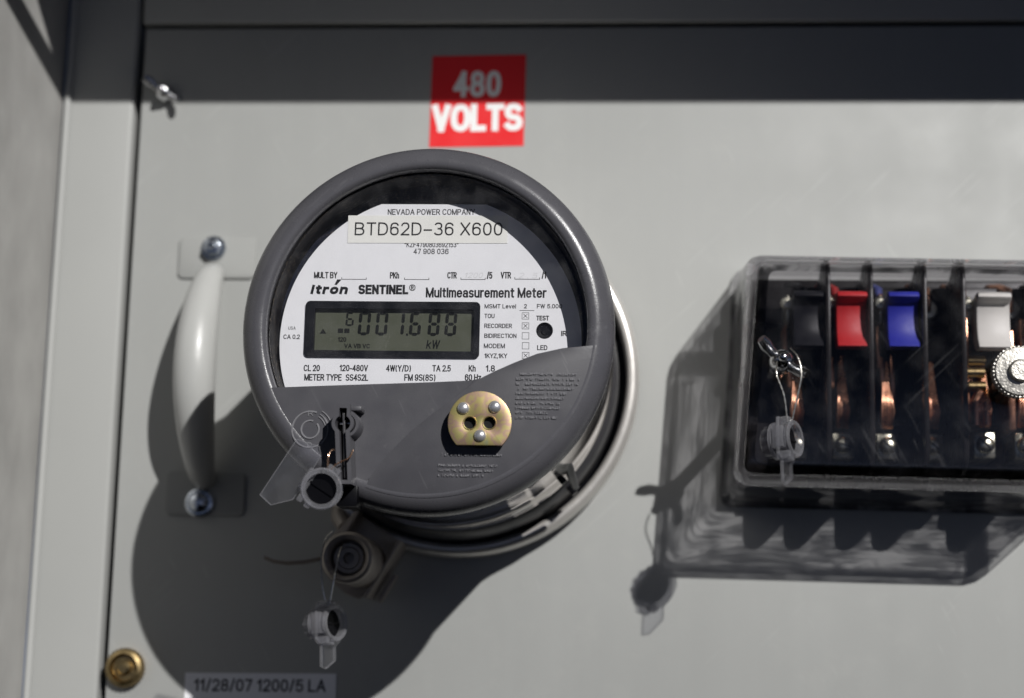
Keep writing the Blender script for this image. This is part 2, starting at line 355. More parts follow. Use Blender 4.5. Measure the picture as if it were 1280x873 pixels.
# a plain sans-serif drawn as strokes (cap height 1); weight is set per line of lettering
def _arc(cx, cy, rx, ry, a0, a1, n=None, p=2.35):
    n = n or max(4, int(abs(a1-a0)/22)); o = []
    for i in range(n+1):
        a = R(a0+(a1-a0)*i/n); c, s = math.cos(a), math.sin(a)
        o.append((cx+rx*math.copysign(abs(c)**(2/p), c), cy+ry*math.copysign(abs(s)**(2/p), s)))
    return o
def _ell(cx, cy, rx, ry): return _arc(cx, cy, rx, ry, 0, 360, 18)
def _sc(st, k): return [[(x, y*k) for x, y in q] for q in st]
_S = [_arc(.3, .75, .28, .25, 30, 270)+_arc(.3, .25, .3, .25, 90, -150)[1:]]
_P = [(0, 0), (0, 1), (.3, 1)]+_arc(.3, .74, .27, .26, 90, -90)[1:]+[(0, .48)]
G = {
 'A': (.68, [[(0, 0), (.34, 1), (.68, 0)], [(.13, .33), (.55, .33)]]), 'B': (.6, [[(0, 0), (0, 1), (.3, 1)]+_arc(.3, .765, .26, .235, 90, -90)[1:]+[(0, .53)], [(0, .53), (.3, .53)]+_arc(.3, .265, .3, .265, 90, -90)[1:]+[(0, 0)]]),
 'C': (.64, [_arc(.33, .5, .33, .5, 38, 322)]), 'D': (.62, [[(0, 0), (0, 1), (.24, 1)]+_arc(.24, .5, .38, .5, 90, -90)[1:]+[(0, 0)]]),
 'E': (.52, [[(.52, 1), (0, 1), (0, 0), (.52, 0)], [(0, .52), (.46, .52)]]), 'F': (.5, [[(.5, 1), (0, 1), (0, 0)], [(0, .5), (.44, .5)]]),
 'H': (.58, [[(0, 0), (0, 1)], [(.58, 0), (.58, 1)], [(0, .52), (.58, .52)]]), 'I': (0, [[(0, 0), (0, 1)]]), 'K': (.6, [[(0, 0), (0, 1)], [(.56, 1), (0, .36)], [(.2, .57), (.6, 0)]]),
 'L': (.46, [[(0, 1), (0, 0), (.46, 0)]]), 'M': (.76, [[(0, 0), (0, 1), (.38, 0), (.76, 1), (.76, 0)]]), 'N': (.58, [[(0, 0), (0, 1), (.58, 0), (.58, 1)]]),
 'O': (.68, [_ell(.34, .5, .34, .5)]), 'P': (.57, [_P]), 'R': (.6, [_P, [(.3, .48), (.6, 0)]]), 'S': (.6, _S), 'T': (.58, [[(0, 1), (.58, 1)], [(.29, 1), (.29, 0)]]),
 'U': (.58, [[(0, 1)]+_arc(.29, .28, .29, .28, 180, 360)+[(.58, 1)]]), 'V': (.62, [[(0, 1), (.31, 0), (.62, 1)]]), 'W': (.88, [[(0, 1), (.22, 0), (.44, 1), (.66, 0), (.88, 1)]]),
 'X': (.6, [[(0, 0), (.6, 1)], [(0, 1), (.6, 0)]]), 'Y': (.6, [[(0, 1), (.3, .45), (.6, 1)], [(.3, .45), (.3, 0)]]), 'Z': (.56, [[(0, 1), (.56, 1), (0, 0), (.56, 0)]]),
 '0': (.52, [_ell(.26, .5, .26, .5)]), '1': (.26, [[(0, .76), (.22, 1), (.22, 0)]]), '2': (.52, [_arc(.26, .72, .25, .28, 165, -35)+[(0, 0), (.52, 0)]]),
 '3': (.52, [_arc(.25, .76, .23, .24, 150, -90)+_arc(.25, .26, .27, .26, 90, -150)[1:]]), '4': (.54, [[(.4, 0), (.4, 1), (0, .29), (.54, .29)]]),
 '5': (.52, [[(.47, 1), (.08, 1), (.03, .5)]+_arc(.26, .32, .26, .32, 120, -150)]), '6': (.52, [_ell(.26, .31, .26, .31), _arc(.27, .62, .27, .38, 30, 180)+[(0, .31)]]),
 '7': (.5, [[(0, 1), (.5, 1), (.17, 0)]]), '8': (.52, [_ell(.26, .76, .22, .24), _ell(.26, .26, .26, .26)]), '9': (.52, [_ell(.26, .69, .26, .31), _arc(.25, .38, .27, .38, 210, 360)+[(.52, .69)]]),
 'a': (.46, [[(.46, 0), (.44, .1), (.44, .5)]+_arc(.23, .5, .21, .22, 0, 160), _ell(.21, .2, .21, .2)]), 'e': (.48, [[(.02, .38), (.48, .38)]+_arc(.24, .36, .24, .36, 8, 318)]),
 'h': (.44, [[(0, 0), (0, 1)], [(0, .48)]+_arc(.22, .48, .22, .24, 180, 0)+[(.44, 0)]]), 'i': (0, [[(0, 0), (0, .72)], [(0, .92), (0, 1)]]), 'k': (.46, [[(0, 0), (0, 1)], [(.42, .72), (0, .28)], [(.16, .45), (.46, 0)]]),
 'l': (0, [[(0, 0), (0, 1)]]), 'm': (.7, [[(0, 0), (0, .72)], [(0, .5)]+_arc(.175, .5, .175, .22, 180, 0)+[(.35, 0)], [(.35, .5)]+_arc(.525, .5, .175, .22, 180, 0)+[(.7, 0)]]),
 'n': (.44, [[(0, 0), (0, .72)], [(0, .48)]+_arc(.22, .48, .22, .24, 180, 0)+[(.44, 0)]]), 'o': (.48, [_ell(.24, .36, .24, .36)]), 'r': (.25, [[(0, 0), (0, .72)], [(0, .42)]+_arc(.2, .42, .2, .30, 180, 75)]),
 's': (.42, [[(x*.7, y*.72) for x, y in _S[0]]]), 't': (.28, [[(.12, .95), (.12, .16)]+_arc(.25, .16, .13, .16, 180, 270), [(0, .72), (.28, .72)]]), 'u': (.44, [[(0, .72)]+_arc(.22, .24, .22, .24, 180, 360)+[(.44, .24)], [(.44, .72), (.44, 0)]]),
 'v': (.44, [[(0, .72), (.22, 0), (.44, .72)]]), 'z': (.4, [[(0, .72), (.4, .72), (0, 0), (.4, 0)]]),
 '/': (.3, [[(0, -.05), (.3, 1.05)]]), '.': (0, [[(0, 0), (0, .03)]]), ',': (.05, [[(.05, .05), (0, -.15)]]), '-': (.26, [[(0, .38), (.26, .38)]]), '\u2013': (.5, [[(0, .40), (.5, .40)]]),
 '*': (.3, [[(.15, .65), (.15, 1)], [(0, .74), (.3, .91)], [(0, .91), (.3, .74)]]), '(': (.2, [_arc(.34, .45, .34, .65, 130, 230)]), ')': (.2, [_arc(-.14, .45, .34, .65, 50, -50)]),
 '\u00ae': (1, [_ell(.5, .5, .5, .5), [(.33, .2), (.33, .8), (.5, .8)]+_arc(.52, .64, .15, .16, 90, -90)+[(.33, .48)], [(.5, .48), (.68, .2)]]),
}
def split_corners(pts, lim=55):
    out = [[pts[0]]]; n = len(pts)
    closed = n > 3 and math.hypot(pts[0][0]-pts[-1][0], pts[0][1]-pts[-1][1]) < 1e-4
    cut = False
    for i in range(1, n):
        out[-1].append(pts[i])
        if i < n-1:
            a = Vector(pts[i])-Vector(pts[i-1]); b = Vector(pts[i+1])-Vector(pts[i])
            if a.length > 1e-6 and b.length > 1e-6 and math.degrees(a.angle(b)) > lim: out.append([pts[i]]); cut = True
    return out
def stroke_strip(mb, pts, hw, y):
    closed = len(pts) > 3 and math.hypot(pts[0][0]-pts[-1][0], pts[0][1]-pts[-1][1]) < 1e-4
    P = [Vector(q) for q in pts]; Q = [P[0]]
    for q in P[1:]:
        if (q-Q[-1]).length > 1e-5: Q.append(q)
    if closed: Q = Q[:-1] if (Q[0]-Q[-1]).length < 1e-4 else Q
    n = len(Q)
    if n < 2: return
    if not closed:
        Q[0] = Q[0]+(Q[0]-Q[1]).normalized()*hw*.98; Q[-1] = Q[-1]+(Q[-1]-Q[-2]).normalized()*hw*.98
    L, Rr = [], []
    for i in range(n):
        a = Q[i-1] if (i > 0 or closed) else None; b = Q[(i+1) % n] if (i < n-1 or closed) else None
        d1 = (Q[i]-a).normalized() if a is not None else (b-Q[i]).normalized(); d2 = (b-Q[i]).normalized() if b is not None else d1
        n1 = Vector((-d1.y, d1.x)); n2 = Vector((-d2.y, d2.x)); nn = n1+n2
        nn = nn.normalized() if nn.length > 1e-4 else n1
        k = hw/max(.55, nn.dot(n1)); o = nn*k
        L.append(mb.bm.verts.new((Q[i].x+o.x, y, Q[i].y+o.y))); Rr.append(mb.bm.verts.new((Q[i].x-o.x, y, Q[i].y-o.y)))
    for i in range(n if closed else n-1):
        j = (i+1) % n; mb.face([L[i], L[j], Rr[j], Rr[i]])

def lettering(body, x0, x1, zb, cap, y, mat, parent, weight=.13, shear=0.0, slope=0.0, gap=.27, name='lettering'):
    """one line of flat print fitted between x0 and x1"""
    sw_ = weight*cap; adv = []; x = 0
    for ch in body:
        if ch == ' ': x += .34; continue
        w, st_ = G[ch]; adv.append((x, ch)); x += w+gap
    tot = max(1e-6, x-gap); X0, X1 = x0+sw_/2, x1-sw_/2; Z0, H_ = zb+sw_/2, cap-sw_
    if tot < .01: tot = 1; X1 = X0+1e-6
    mb = MB(); k = 0
    for xo, ch in adv:
        for s_ in G[ch][1]:
            pts = []
            for u, v in s_:
                px = X0+(xo+u)/tot*(X1-X0); pz = Z0+v*H_
                pts.append((px+shear*(pz-zb), pz+(px-(x0+x1)/2)*slope))
            for sub in split_corners(pts): stroke_strip(mb, sub, sw_/2, y-.004*(k % 4)); k += 1
    bm = mb.bm; bmesh.ops.remove_doubles(bm, verts=bm.verts[:], dist=1e-7)
    return obj(name, mb, mat, parent, smooth=0)

# ================================================================== the cabinet (setting)
cab = bpy.data.objects.new('cabinet_frame', None); COL.objects.link(cab); cab.location = (-.202, 0, -.23)
struct(cab, 'grey painted steel frame around the swing panel')
mb = MB(); mb.box(-221, -183.2, -0.5, 32, -232, 340, bevel=1.8, seg=3); obj('post', mb, 'frame', cab)
mb = MB(); mb.tube([(-219.4, -1.2, -232), (-219.4, -1.2, 340)], 2.0, 14); obj('corner_bead', mb, 'frame', cab)
mb = MB(); mb.box(-181, 360, -0.2, 32, 196.4, 340, bevel=1.6, seg=3); obj('head_rail', mb, 'frame', cab)
mb = MB(); mb.box(-181, 360, 34, 36, -232, 194); obj('inner_back', mb, 'dark_inside', cab)

door = MB()
ex, ey = -.2417, -.9704
def dpt(t, d, z): return (-222.2+ex*t+(-ey)*d, -0.5+ey*t+ex*d, z)
for (ta, tb, da_, db_, za, zb_) in ((0, 260, -1.5, 0, -232, 330),):
    vs = [door.bm.verts.new(dpt(t, d, z)) for t in (ta, tb) for d in (da_, db_) for z in (za, zb_)]
    for q in ((0, 1, 3, 2), (4, 6, 7, 5), (0, 4, 5, 1), (2, 3, 7, 6), (0, 2, 6, 4), (1, 5, 7, 3)): door.face([vs[i] for i in q])
tag(obj('cabinet_door', door, 'door'), 'mottled grey metal door leaf swung open at the left edge', 'door')

rf = MB()
roof_out = [(-520, -236.4), (1100, -236.4), (1100, 30), (-520, 30)]
rf.prism(roof_out, 300, 302, holes=[[(-107.2, -215.4), (-205, -215.4), (-205, -138.4)]], axis='Z')  # corner hole is shaped to throw a lit sliver onto the door
struct(obj('roof', rf, 'dark_inside', smooth=0), 'grey steel cabinet roof overhanging the panel')

# ------------------------------------------------------------------ swing panel with its handle and fasteners
setxf(*PANEL)
panel = thing('swing_panel', 'large flat light grey steel panel carrying the meter and the test switch', 'panel', (70, 0, -20))
mb = MB(); mb.box(-174.6, 360, 0, 3, -232, 193.4, bevel=.8, seg=2); obj('sheet', mb, 'panel', panel)
hd = bpy.data.objects.new('pull_handle', None); COL.objects.link(hd); hd.parent = panel; hd.location = xf((-129, 0, 2))*MM - panel.location
hd['label'] = 'bowed light grey pull handle bolted to the panel'
pts, rad = [], []
for i in range(41):
    t = i/40; z = 55-109*t; b = math.sin(math.pi*t)
    y = -3.5-31*b**.62; pts.append((-129.3+.8*t, y, z)); rad.append(5.8+4.9*b**.62)
mb = MB(); mb.tube(pts, rad, 28); obj('grip', mb, 'handle', hd, smooth=60)
for (zc, sgn) in ((64.8, 1), (-61.2, -1)):
    mb = MB(); mb.prism(rrect(-149.2, -107.8, zc-11.4, zc+11.4, 3.2), 0, -1.5, bevel=.6)
    obj('mounting_plate', mb, 'platepaint', hd)
def hexbolt(cx, cz, y0, r, hgt, rot, parent, mat='bolt', name='bolt'):
    mb = MB(); mb.lathe([(0, y0-1.2), (r*1.25, y0-1.2), (r*1.32, y0-.6), (r*1.32, y0)], cx, cz, 36)
    mb.prism([(cx+r*math.cos(R(rot+60*i)), cz+r*math.sin(R(rot+60*i))) for i in range(6)], y0-1.2, y0-1.2-hgt, bevel=.7)
    mb.lathe([(r*.42, y0-1.2-hgt+.4), (r*.42, y0-hgt-3.2), (r*.3, y0-hgt-3.9), (0, y0-hgt-3.9)], cx, cz, 20)
    return obj(name, mb, mat, parent)
hexbolt(-130.4, 69.6, -2.0, 5.0, 4.2, 12, hd); 
mb = MB(); mb.lathe([(7.4, -2), (7.4, -2.9), (6.9, -3.3), (5.2, -3.3), (5.2, -4.2), (4.6, -6.2), (3.0, -7.2), (1.4, -7.5), (0, -7.6)], -130.8, -66, 40)
mb.box(-131.5, -130.1, -8.4, -6.6, -70.4, -61.6, bevel=.3); obj('bolt', mb, 'bolt', hd)

def wing_nut(cx, cy, cz, rot, sc, parent, name='wing_nut', mat='steel'):
    """hub with two bent wings on a short stud; axis along Y"""
    mb = MB()
    mb.lathe([(5.2, 0), (5.4, -2), (4.6, -6), (3.2, -8.4), (1.9, -8.8), (1.9, -11.5), (1.2, -12.2), (0, -12.2)], 0, 0, 28)
    for sg in (1, -1):
        mb.tube([(sg*2.5, -3.5, 0), (sg*6.5, -5, .3), (sg*9.5, -7.5, .5), (sg*12.2, -10, .6)], [2.4, 2.2, 2.9, 2.0], 14, flat=.6)
    mb.xf(Matrix.Translation((cx, cy, cz)) @ Matrix.Rotation(R(rot), 4, 'Y') @ Matrix.Scale(sc, 4))
    return obj(name, mb, mat, parent, smooth=60)
wf = wing_nut(-161.2, -1, 155.6, 32, .95, panel, name='wing_fastener')
mb = MB(); mb.lathe([(9.6, 0), (9.8, -3.4), (9.0, -5), (7.2, -5.6), (6.6, -4.4), (6.2, -2.2), (3.6, -2.2), (3.4, -5.6), (2.6, -6.4), (0, -6.4)], -164.5, -151, 44)
for i in range(28):
    a = 2*math.pi*i/28; mb.box(-164.5+9.6*math.cos(a)-.5, -164.5+9.6*math.cos(a)+.5, -4.4, -.3, -151+9.6*math.sin(a)-.5, -151+9.6*math.sin(a)+.5)
obj('thumb_screw', mb, 'brass', panel, label='knurled brass thumb screw low on the panel edge')
wf['label'] = 'small shiny wing fastener at the top corner of the panel'

# ------------------------------------------------------------------ stickers on the panel
st = thing('voltage_sticker', 'square red sticker reading 480 VOLTS above the meter', 'sticker', (7.3, -.2, 127))
sl = .015
mb = MB(); mb.prism([(-18.0, 126.2), (32.2, 127.0), (32.5, 178.0), (-17.7, 177.2)], -.02, -.24); obj('backing', mb, 'red', st, smooth=0)
lettering('480', -5.9, 19.5, 154.2, 14.6, -.30, 'white', st, weight=.185, slope=sl, gap=.34)
lettering('VOLTS', -17.0, 31.4, 135.0, 15.4, -.30, 'white', st, weight=.225, slope=sl, gap=.31)
mb = MB(); mb.prism(circle(18.3, 130.9, 1.4, 20), -.24, -.34); obj('round_mark', mb, 'red', st)
mb = MB(); mb.prism(circle(18.3, 130.9, 1.4, 20), -.25, -.32, holes=[circle(18.3, 130.9, .9, 20)]); obj('round_mark', mb, 'white', st)
lb = thing('date_label', 'narrow grey label tape with date and ratio below the meter', 'label', (-95, -.2, -165))
mb = MB(); mb.prism([(-133.7, -166), (-56.6, -164.8), (-56.8, -151.6), (-133.9, -152.8)], -.02, -.26); obj('tape', mb, 'greylabel', lb, smooth=0)
lettering('11/28/07 1200/5 LA', -129, -61.8, -161.4, 6.2, -.32, 'ink', lb, weight=.15, slope=.015)

# ================================================================== sealing ring round the meter base
setxf()
ring = thing('sealing_ring', 'bright stainless clamp ring round the base of the meter', 'ring', (0, 0, -94))
mb = MB(); mb.lathe([(85.4, -1), (90.4, -1), (91.8, -3), (92.2, -8), (92.1, -12), (91.4, -15.4), (90.0, -17.2), (88.2, -17.8), (86.6, -17.2), (85.7, -15.6), (85.4, -12)], 0, 0, 160, closed=True)
obj('band', mb, 'ringmetal', ring, smooth=50)
mb = MB(); mb.lathe([(86, -2), (86, -4.5), (60, -4.5)], 0, 0, 120); obj('black_gap_disc', mb, 'rotor', ring)  # black disc added to paint the shade in the gap inside the ring
setxf(*LOCK)
br = MB()
br.prism([(-47, -73), (-23.5, -88.2), (-38.6, -114.6), (-43.5, -117.2), (-50, -115.0), (-57.0, -109.5), (-62.5, -103), (-62, -90)], -22, -24.5, bevel=.6)
obj('clamp_plate', br, 'bracket', ring)
def flange(a, b, y0, y1, th, name='clamp_flange', mat='bracket', bev=.5):
    d = Vector((b[0]-a[0], b[1]-a[1])).normalized(); nn = Vector((-d.y, d.x))*th
    mb = MB(); mb.prism([(a[0], a[1]), (b[0], b[1]), (b[0]+nn.x, b[1]+nn.y), (a[0]+nn.x, a[1]+nn.y)], y0, y1, bevel=bev)
    return obj(name, mb, mat, ring)
flange((-23.0, -88.0), (-39.4, -116.4), -6, -37, 1.8)
flange((-44.5, -73.5), (-55.5, -92), -6, -36, 1.8)
flange((-27.5, -104.0), (-35.5, -117.5), -12, -20, 2.4, name='clamp_tongue')
mb = MB(); mb.tube([(-57, -10, -69), (-56, -16, -76), (-52.5, -20, -81)], [4.5, 4.5, 4], 16); obj('hinge_knuckle', mb, 'bracket', ring)
LKX, LKZ = -42.7, -99.4
bl = MB()
bl.lathe([(9.8, -24), (12.4, -24), (12.6, -69), (12.0, -71.4), (10.8, -72.2), (9.3, -71.6), (8.6, -69.5), (8.4, -58)], LKX, LKZ, 64)
bar = obj('barrel_lock', bl, 'bracket', ring, smooth=50)
mb = MB(); mb.lathe([(8.4, -60), (7.9, -60), (7.7, -64.5), (7.0, -65.2), (5.6, -65.2), (5.2, -64.6), (5.0, -65.0), (2.7, -65.0), (2.5, -60), (0, -60)], LKX, LKZ, 48)
obj('lock_core', mb, 'bracket', bar, smooth=40)
mb = MB()
pth = [(-91, -30, -97.6), (-86, -31, -99.6), (-79, -32, -100.4), (-70, -32, -99.6), (-60, -31, -97.2)]
for (A, B) in zip(pth, pth[1:]):
    A = Vector(A); B = Vector(B); h = Vector((0, 0, .9)); d = Vector((0, 3.2, 0))
    q = [A-h, B-h, B+h, A+h]; vs = [mb.bm.verts.new(x) for x in q]+[mb.bm.verts.new(x+d) for x in q]
    for f in ((0, 1, 2, 3), (7, 6, 5, 4), (0, 4, 5, 1), (2, 6, 7, 3)): mb.face([vs[i] for i in f])
obj('strap_end', mb, 'strap', ring, smooth=30)

# ================================================================== the meter
MX, MZ = -3.2, 1.8
setxf()
meter = thing('electric_meter', 'round grey electric meter with white faceplate and digital display', 'meter', (-.5, 0, -82))
BX, BZ = -.5, -1.6
mb = MB(); mb.lathe([(50, -3), (79, -3), (82.2, -6), (82.4, -24), (81.6, -34), (79.6, -38.5), (77.8, -40)], BX, BZ, 140)
obj('base', mb, 'basegrey', meter, smooth=40)
mb = MB(); mb.lathe([(77.4, -30), (78.2, -39), (79.2, -43), (79.5, -47), (78.7, -51), (78.6, -80), (78.8, -115), (79.2, -134), (79.6, -140.5)], BX, BZ, 160)
obj('body_band', mb, 'chrome', meter, smooth=60)
setxf(*HEAD)
mb = MB()
mb.lathe([(84, -97), (87.1, -97.2), (88.2, -98.2), (88.7, -100.5), (88.8, -104), (88.3, -108), (87.0, -111.4), (84.9, -114.2), (82.3, -116.1), (80.2, -116.9), (78.0, -116.8), (76.5, -116.0), (75.9, -114.4), (75.8, -109), (75.7, -100)], MX-.5, MZ+.5, 180)
obj('bezel', mb, 'bezel', meter, smooth=60)
mb = MB(); mb.lathe([(75.65, -110.5), (75.3, -110.2), (74.6, -93)], MX, MZ, 140); obj('inner_wall', mb, 'innerwall', meter)
mb = MB(); mb.lathe([(74.8, -92.8), (0, -92.8)], MX, MZ, 100); obj('backing_disc', mb, 'backing', meter)

# white faceplate with flat top and a window for the display
PC = (-3.5, -2.4); PR = 72.6
poly = [q for q in circle(*PC, PR, 180) if q[1] <= 65.6 and q[1] > -34]
a = math.asin((65.6-PC[1])/PR); dx = PR*math.cos(a)
poly = [q for q in circle(*PC, PR, 360, -26, 206)]
poly2 = []
for q in poly:
    if q[1] > 65.6:
        if not poly2 or poly2[-1][1] < 65.6: poly2.append((PC[0]+dx, 65.6))
        last = True
    else:
        if poly2 and poly2[-1][1] == 65.6 and q[0] < 0: 
            if len(poly2) < 2 or poly2[-1][0] > 0: poly2.append((PC[0]-dx, 65.6))
        poly2.append(q)
LX0, LX1, LZ0, LZ1 = -64.0, 20.4, -10.3, 17.2
fp = MB(); fp.prism(poly2, -97.2, -98.0, holes=[rrect(LX0+1, LX1-1, LZ0+1, LZ1-1, 1.6)[::-1], circle(51.4, 3.7, 3.9, 32)])
face = obj('faceplate', fp, 'plate', meter, smooth=0)
Y = -98.06
sk = MB(); sk.prism([(-45.0, 46.1), (32.7, 46.3), (32.6, 60.0), (-45.1, 59.8)], -98.08, -98.26)
stk = obj('paper_sticker', sk, 'paper', face, smooth=0)
TXT = [
  ('NEVADA POWER COMPANY', -25.9, 16.6, 60.3, 2.92, .14, 0), ('*KZF4790803692153*', -17.3, 9.1, 44.2, 2.6, .13, 0), ('47 908 036', -12.7, 4.3, 40.8, 2.7, .14, 0),
  ('MULT BY', -60.8, -49.4, 28.5, 3.17, .165, 0), ('PKh', -23.8, -19.3, 28.6, 3.16, .165, 0), ('CTR', 4.0, 8.6, 28.8, 3.16, .165, 0), ('/5', 23.1, 25.8, 28.8, 3.35, .165, 0),
  ('VTR', 29.8, 34.8, 29.0, 3.19, .165, 0), ('/1', 49.5, 51.7, 29.1, 3.38, .165, 0),
  ('Itron', -62.3, -44.4, 20.7, 4.62, .29, .22), ('SENTINEL', -38.9, -14.6, 20.8, 4.73, .24, 0), ('\u00ae', -14.2, -11.2, 22.6, 3.15, .12, 0), ('Multimeasurement Meter', -6.1, 52.0, 19.5, 4.91, .17, 0),
  ('USA', -72.2, -68.6, 3.1, 1.57, .13, 0), ('CA 0.2', -74.4, -66.4, -1.5, 2.23, .165, 0),
  ('CL 20', -63.9, -56.0, -17.1, 3.11, .165, 0), ('120-480V', -46.5, -32.8, -16.9, 3.11, .165, 0), ('4W(Y/D)', -24.1, -12.1, -16.8, 3.10, .165, 0), ('TA 2.5', -1.9, 7.0, -16.6, 3.10, .165, 0), ('Kh', 15.5, 18.9, -16.5, 3.10, .165, 0), ('1.8', 23.7, 28.1, -16.4, 3.09, .165, 0),
  ('METER TYPE', -63.4, -45.3, -21.6, 3.18, .165, 0), ('SS4S2L', -43.4, -32.5, -21.5, 3.18, .165, 0), ('FM 9S(8S)', -15.2, -0.2, -21.2, 3.17, .165, 0), ('60 Hz', 13.8, 21.6, -20.9, 3.17, .165, 0),
  ('MSMT Level', 22.4, 37.5, 14.3, 2.11, .165, 0), ('2', 41.3, 42.7, 14.4, 2.11, .18, 0), ('FW 5.000', 47.5, 59.6, 14.5, 2.11, .165, 0),
  ('TOU', 22.4, 27.3, 9.5, 2.19, .165, 0), ('RECORDER', 22.5, 35.8, 4.7, 2.18, .165, 0), ('BIDIRECTION', 22.6, 38.0, -0.1, 2.14, .165, 0), ('MODEM', 22.5, 32.6, -5.1, 2.25, .165, 0), ('1KYZ,1KY', 22.9, 33.8, -9.9, 2.29, .165, 0),
  ('TEST', 47.3, 53.4, 8.6, 2.34, .19, 0), ('IR', 59.3, 62.0, 1.1, 2.53, .19, 0), ('LED', 48.0, 52.9, -5.8, 2.40, .17, 0)]
for body, x0, x1, zb, cp, off, sh in TXT:
    lettering(body, x0, x1, zb, cp, Y, 'ink', face, weight=off, shear=sh, slope=.004, gap=.36 if off > .2 else .27)
lettering('BTD62D\u201336 X600', -41.7, 30.2, 50.0, 6.5, -98.32, 'ink', stk, weight=.115, slope=.003, gap=.26)
# Itron mark accent
mb = MB(); mb.prism([(-50.2, 26.0), (-47.0, 27.6), (-48.4, 27.8), (-49.3, 27.7)], Y, Y-.02); 
mb = MB(); mb.prism([(-50.6, 25.4), (-49.6, 25.2), (-47.2, 28.0), (-49.4, 28.0)], Y, Y-.03); obj('lettering', mb, 'ink', face, smooth=0)
def bar_mesh(rects, y=Y, mat='ink', name='printed_rule', parent=None):
    mb = MB()
    for x0, x1, z0, z1 in rects:
        vs = [mb.bm.verts.new((x, y, z)) for x, z in ((x0, z0), (x1, z0), (x1, z1), (x0, z1))]; mb.face(vs)
    return obj(name, mb, mat, parent or face, smooth=0)
for x0, x1, z in ((-47.3, -35.1, 28.1), (-16.8, -4.7, 28.2), (10.5, 22.5, 28.4), (36.5, 48.7, 28.7)):
    bar_mesh([(x0, x1, z-.14, z+.14), (x0, x0+.28, z+.14, z+.9), (x1-.28, x1, z+.14, z+.9)])
bar_mesh([(39.2, 46.3, 13.25, 13.5)])
for i, (z1, z0) in enumerate(((12.4, 9.1), (7.5, 4.3), (2.7, -.6), (-2.1, -5.4), (-6.8, -10.1))):
    x0 = 40.4+.12*i; x1 = x0+3.4; t = .2
    b = bar_mesh([(x0, x1, z1-t, z1), (x0, x1, z0, z0+t), (x0, x0+t, z0+t, z1-t), (x1-t, x1, z0+t, z1-t)], name='check_box')
    if i in (0, 1, 4):
        mb = MB()
        for sg in (1, -1):
            cxx, czz = (x0+x1)/2, (z0+z1)/2; k = .95; w = .09
            vs = [mb.bm.verts.new((cxx+u*k+v*w*-sg, Y, czz+sg*u*k+v*w)) for u, v in ((-1, -1), (1, -1), (1, 1), (-1, 1))]; mb.face(vs)
        obj('check_mark', mb, 'ink', face, smooth=0)
for x0, body in ((12.2, '1200'), (38.4, '2 . 5')):
    lettering(body, x0, x0+8.6, 29.2, 2.6, Y, 'pencil', face, weight=.10, shear=.3)
mb = MB(); mb.lathe([(4.0, -98.1), (3.7, -98.3), (3.5, -98.0), (3.3, -96.8), (1.8, -96.6), (1.6, -97.2), (0, -97.3)], 51.4, 3.7, 36); obj('test_lens', mb, 'lcdframe', meter, smooth=50)

# display
lf = MB(); lf.prism(rrect(LX0, LX1, LZ0, LZ1, 2.2), -98.9, -94.2, holes=[rrect(LX0+4.6, LX1-2.8, LZ0+3.4, LZ1-3.6, .8)], bevel=0)
disp = obj('display', lf, 'lcdframe', meter, smooth=0)
mb = MB(); mb.box(LX0+2, LX1-2, -96.2, -95.2, LZ0+2, LZ1-2); obj('screen', mb, 'lcd', disp, smooth=0)
YL = -96.28
SEG = {'0': 'abcdef', '1': 'bc', '6': 'acdefg', '8': 'abcdefg'}
def digit(ch, x0, x1, z0, h):
    w = x1-x0; t = h*.135; g = h*.022; sl_ = .10; mb = MB()
    def P(x, z): return (x0+x+(z-0)*sl_*.6-h*.02, YL, z0+z)
    def quad(ps):
        mb.face([mb.bm.verts.new(P(x, z)) for x, z in ps])
    w2 = w-h*.06
    hs = {'a': h-t/2, 'g': h/2, 'd': t/2}
    for k, zc in hs.items():
        if k in SEG[ch]: quad([(t*.75, zc), (t*1.25, zc+t/2), (w2-t*1.25, zc+t/2), (w2-t*.75, zc), (w2-t*1.25, zc-t/2), (t*1.25, zc-t/2)])
    for k, xc, za, zb_ in (('f', t/2, h/2+g, h-g*2), ('b', w2-t/2, h/2+g, h-g*2), ('e', t/2, g*2, h/2-g), ('c', w2-t/2, g*2, h/2-g)):
        if k in SEG[ch]: quad([(xc-t/2, za+t*.4), (xc, za), (xc+t/2, za+t*.4), (xc+t/2, zb_-t*.5), (xc, zb_), (xc-t/2, zb_-t*.5)])
    return obj('digit', mb, 'lcdseg', disp, smooth=0)
digit('6', -44.7, -40.4, 5.4, 6.9)
for ch, x0, x1 in (('0', -38.6, -32.1), ('0', -30.1, -23.7), ('1', -22.0, -15.6), ('6', -13.8, -7.5), ('8', -4.8, 1.5), ('8', 3.3, 9.6)):
    digit(ch, x0, x1, .9, 11.7)
bar_mesh([(-15.3, -14.3, .9, 2.0)], YL, 'lcdseg', 'decimal_point', disp)
mb = MB(); mb.face([mb.bm.verts.new(q) for q in ((-57.2, YL, 1.6), (-54.0, YL, 1.6), (-55.6, YL, 4.1))]); obj('display_symbol', mb, 'lcdseg', disp, smooth=0)
bar_mesh([(-48.4, -45.8, 2.0, 4.2), (-45.3, -42.7, 2.0, 4.2)], YL, 'lcdseg', 'display_symbol', disp)
lettering('120', -48.2, -44.1, -2.3, 2.3, YL, 'lcdseg', disp, weight=.19)
lettering('VA VB VC', -45.0, -32.5, -5.4, 2.2, YL, 'lcdseg', disp, weight=.20)
lettering('kW', -5.5, .8, -5.3, 4.2, YL, 'lcdseg', disp, weight=.14, shear=.15)

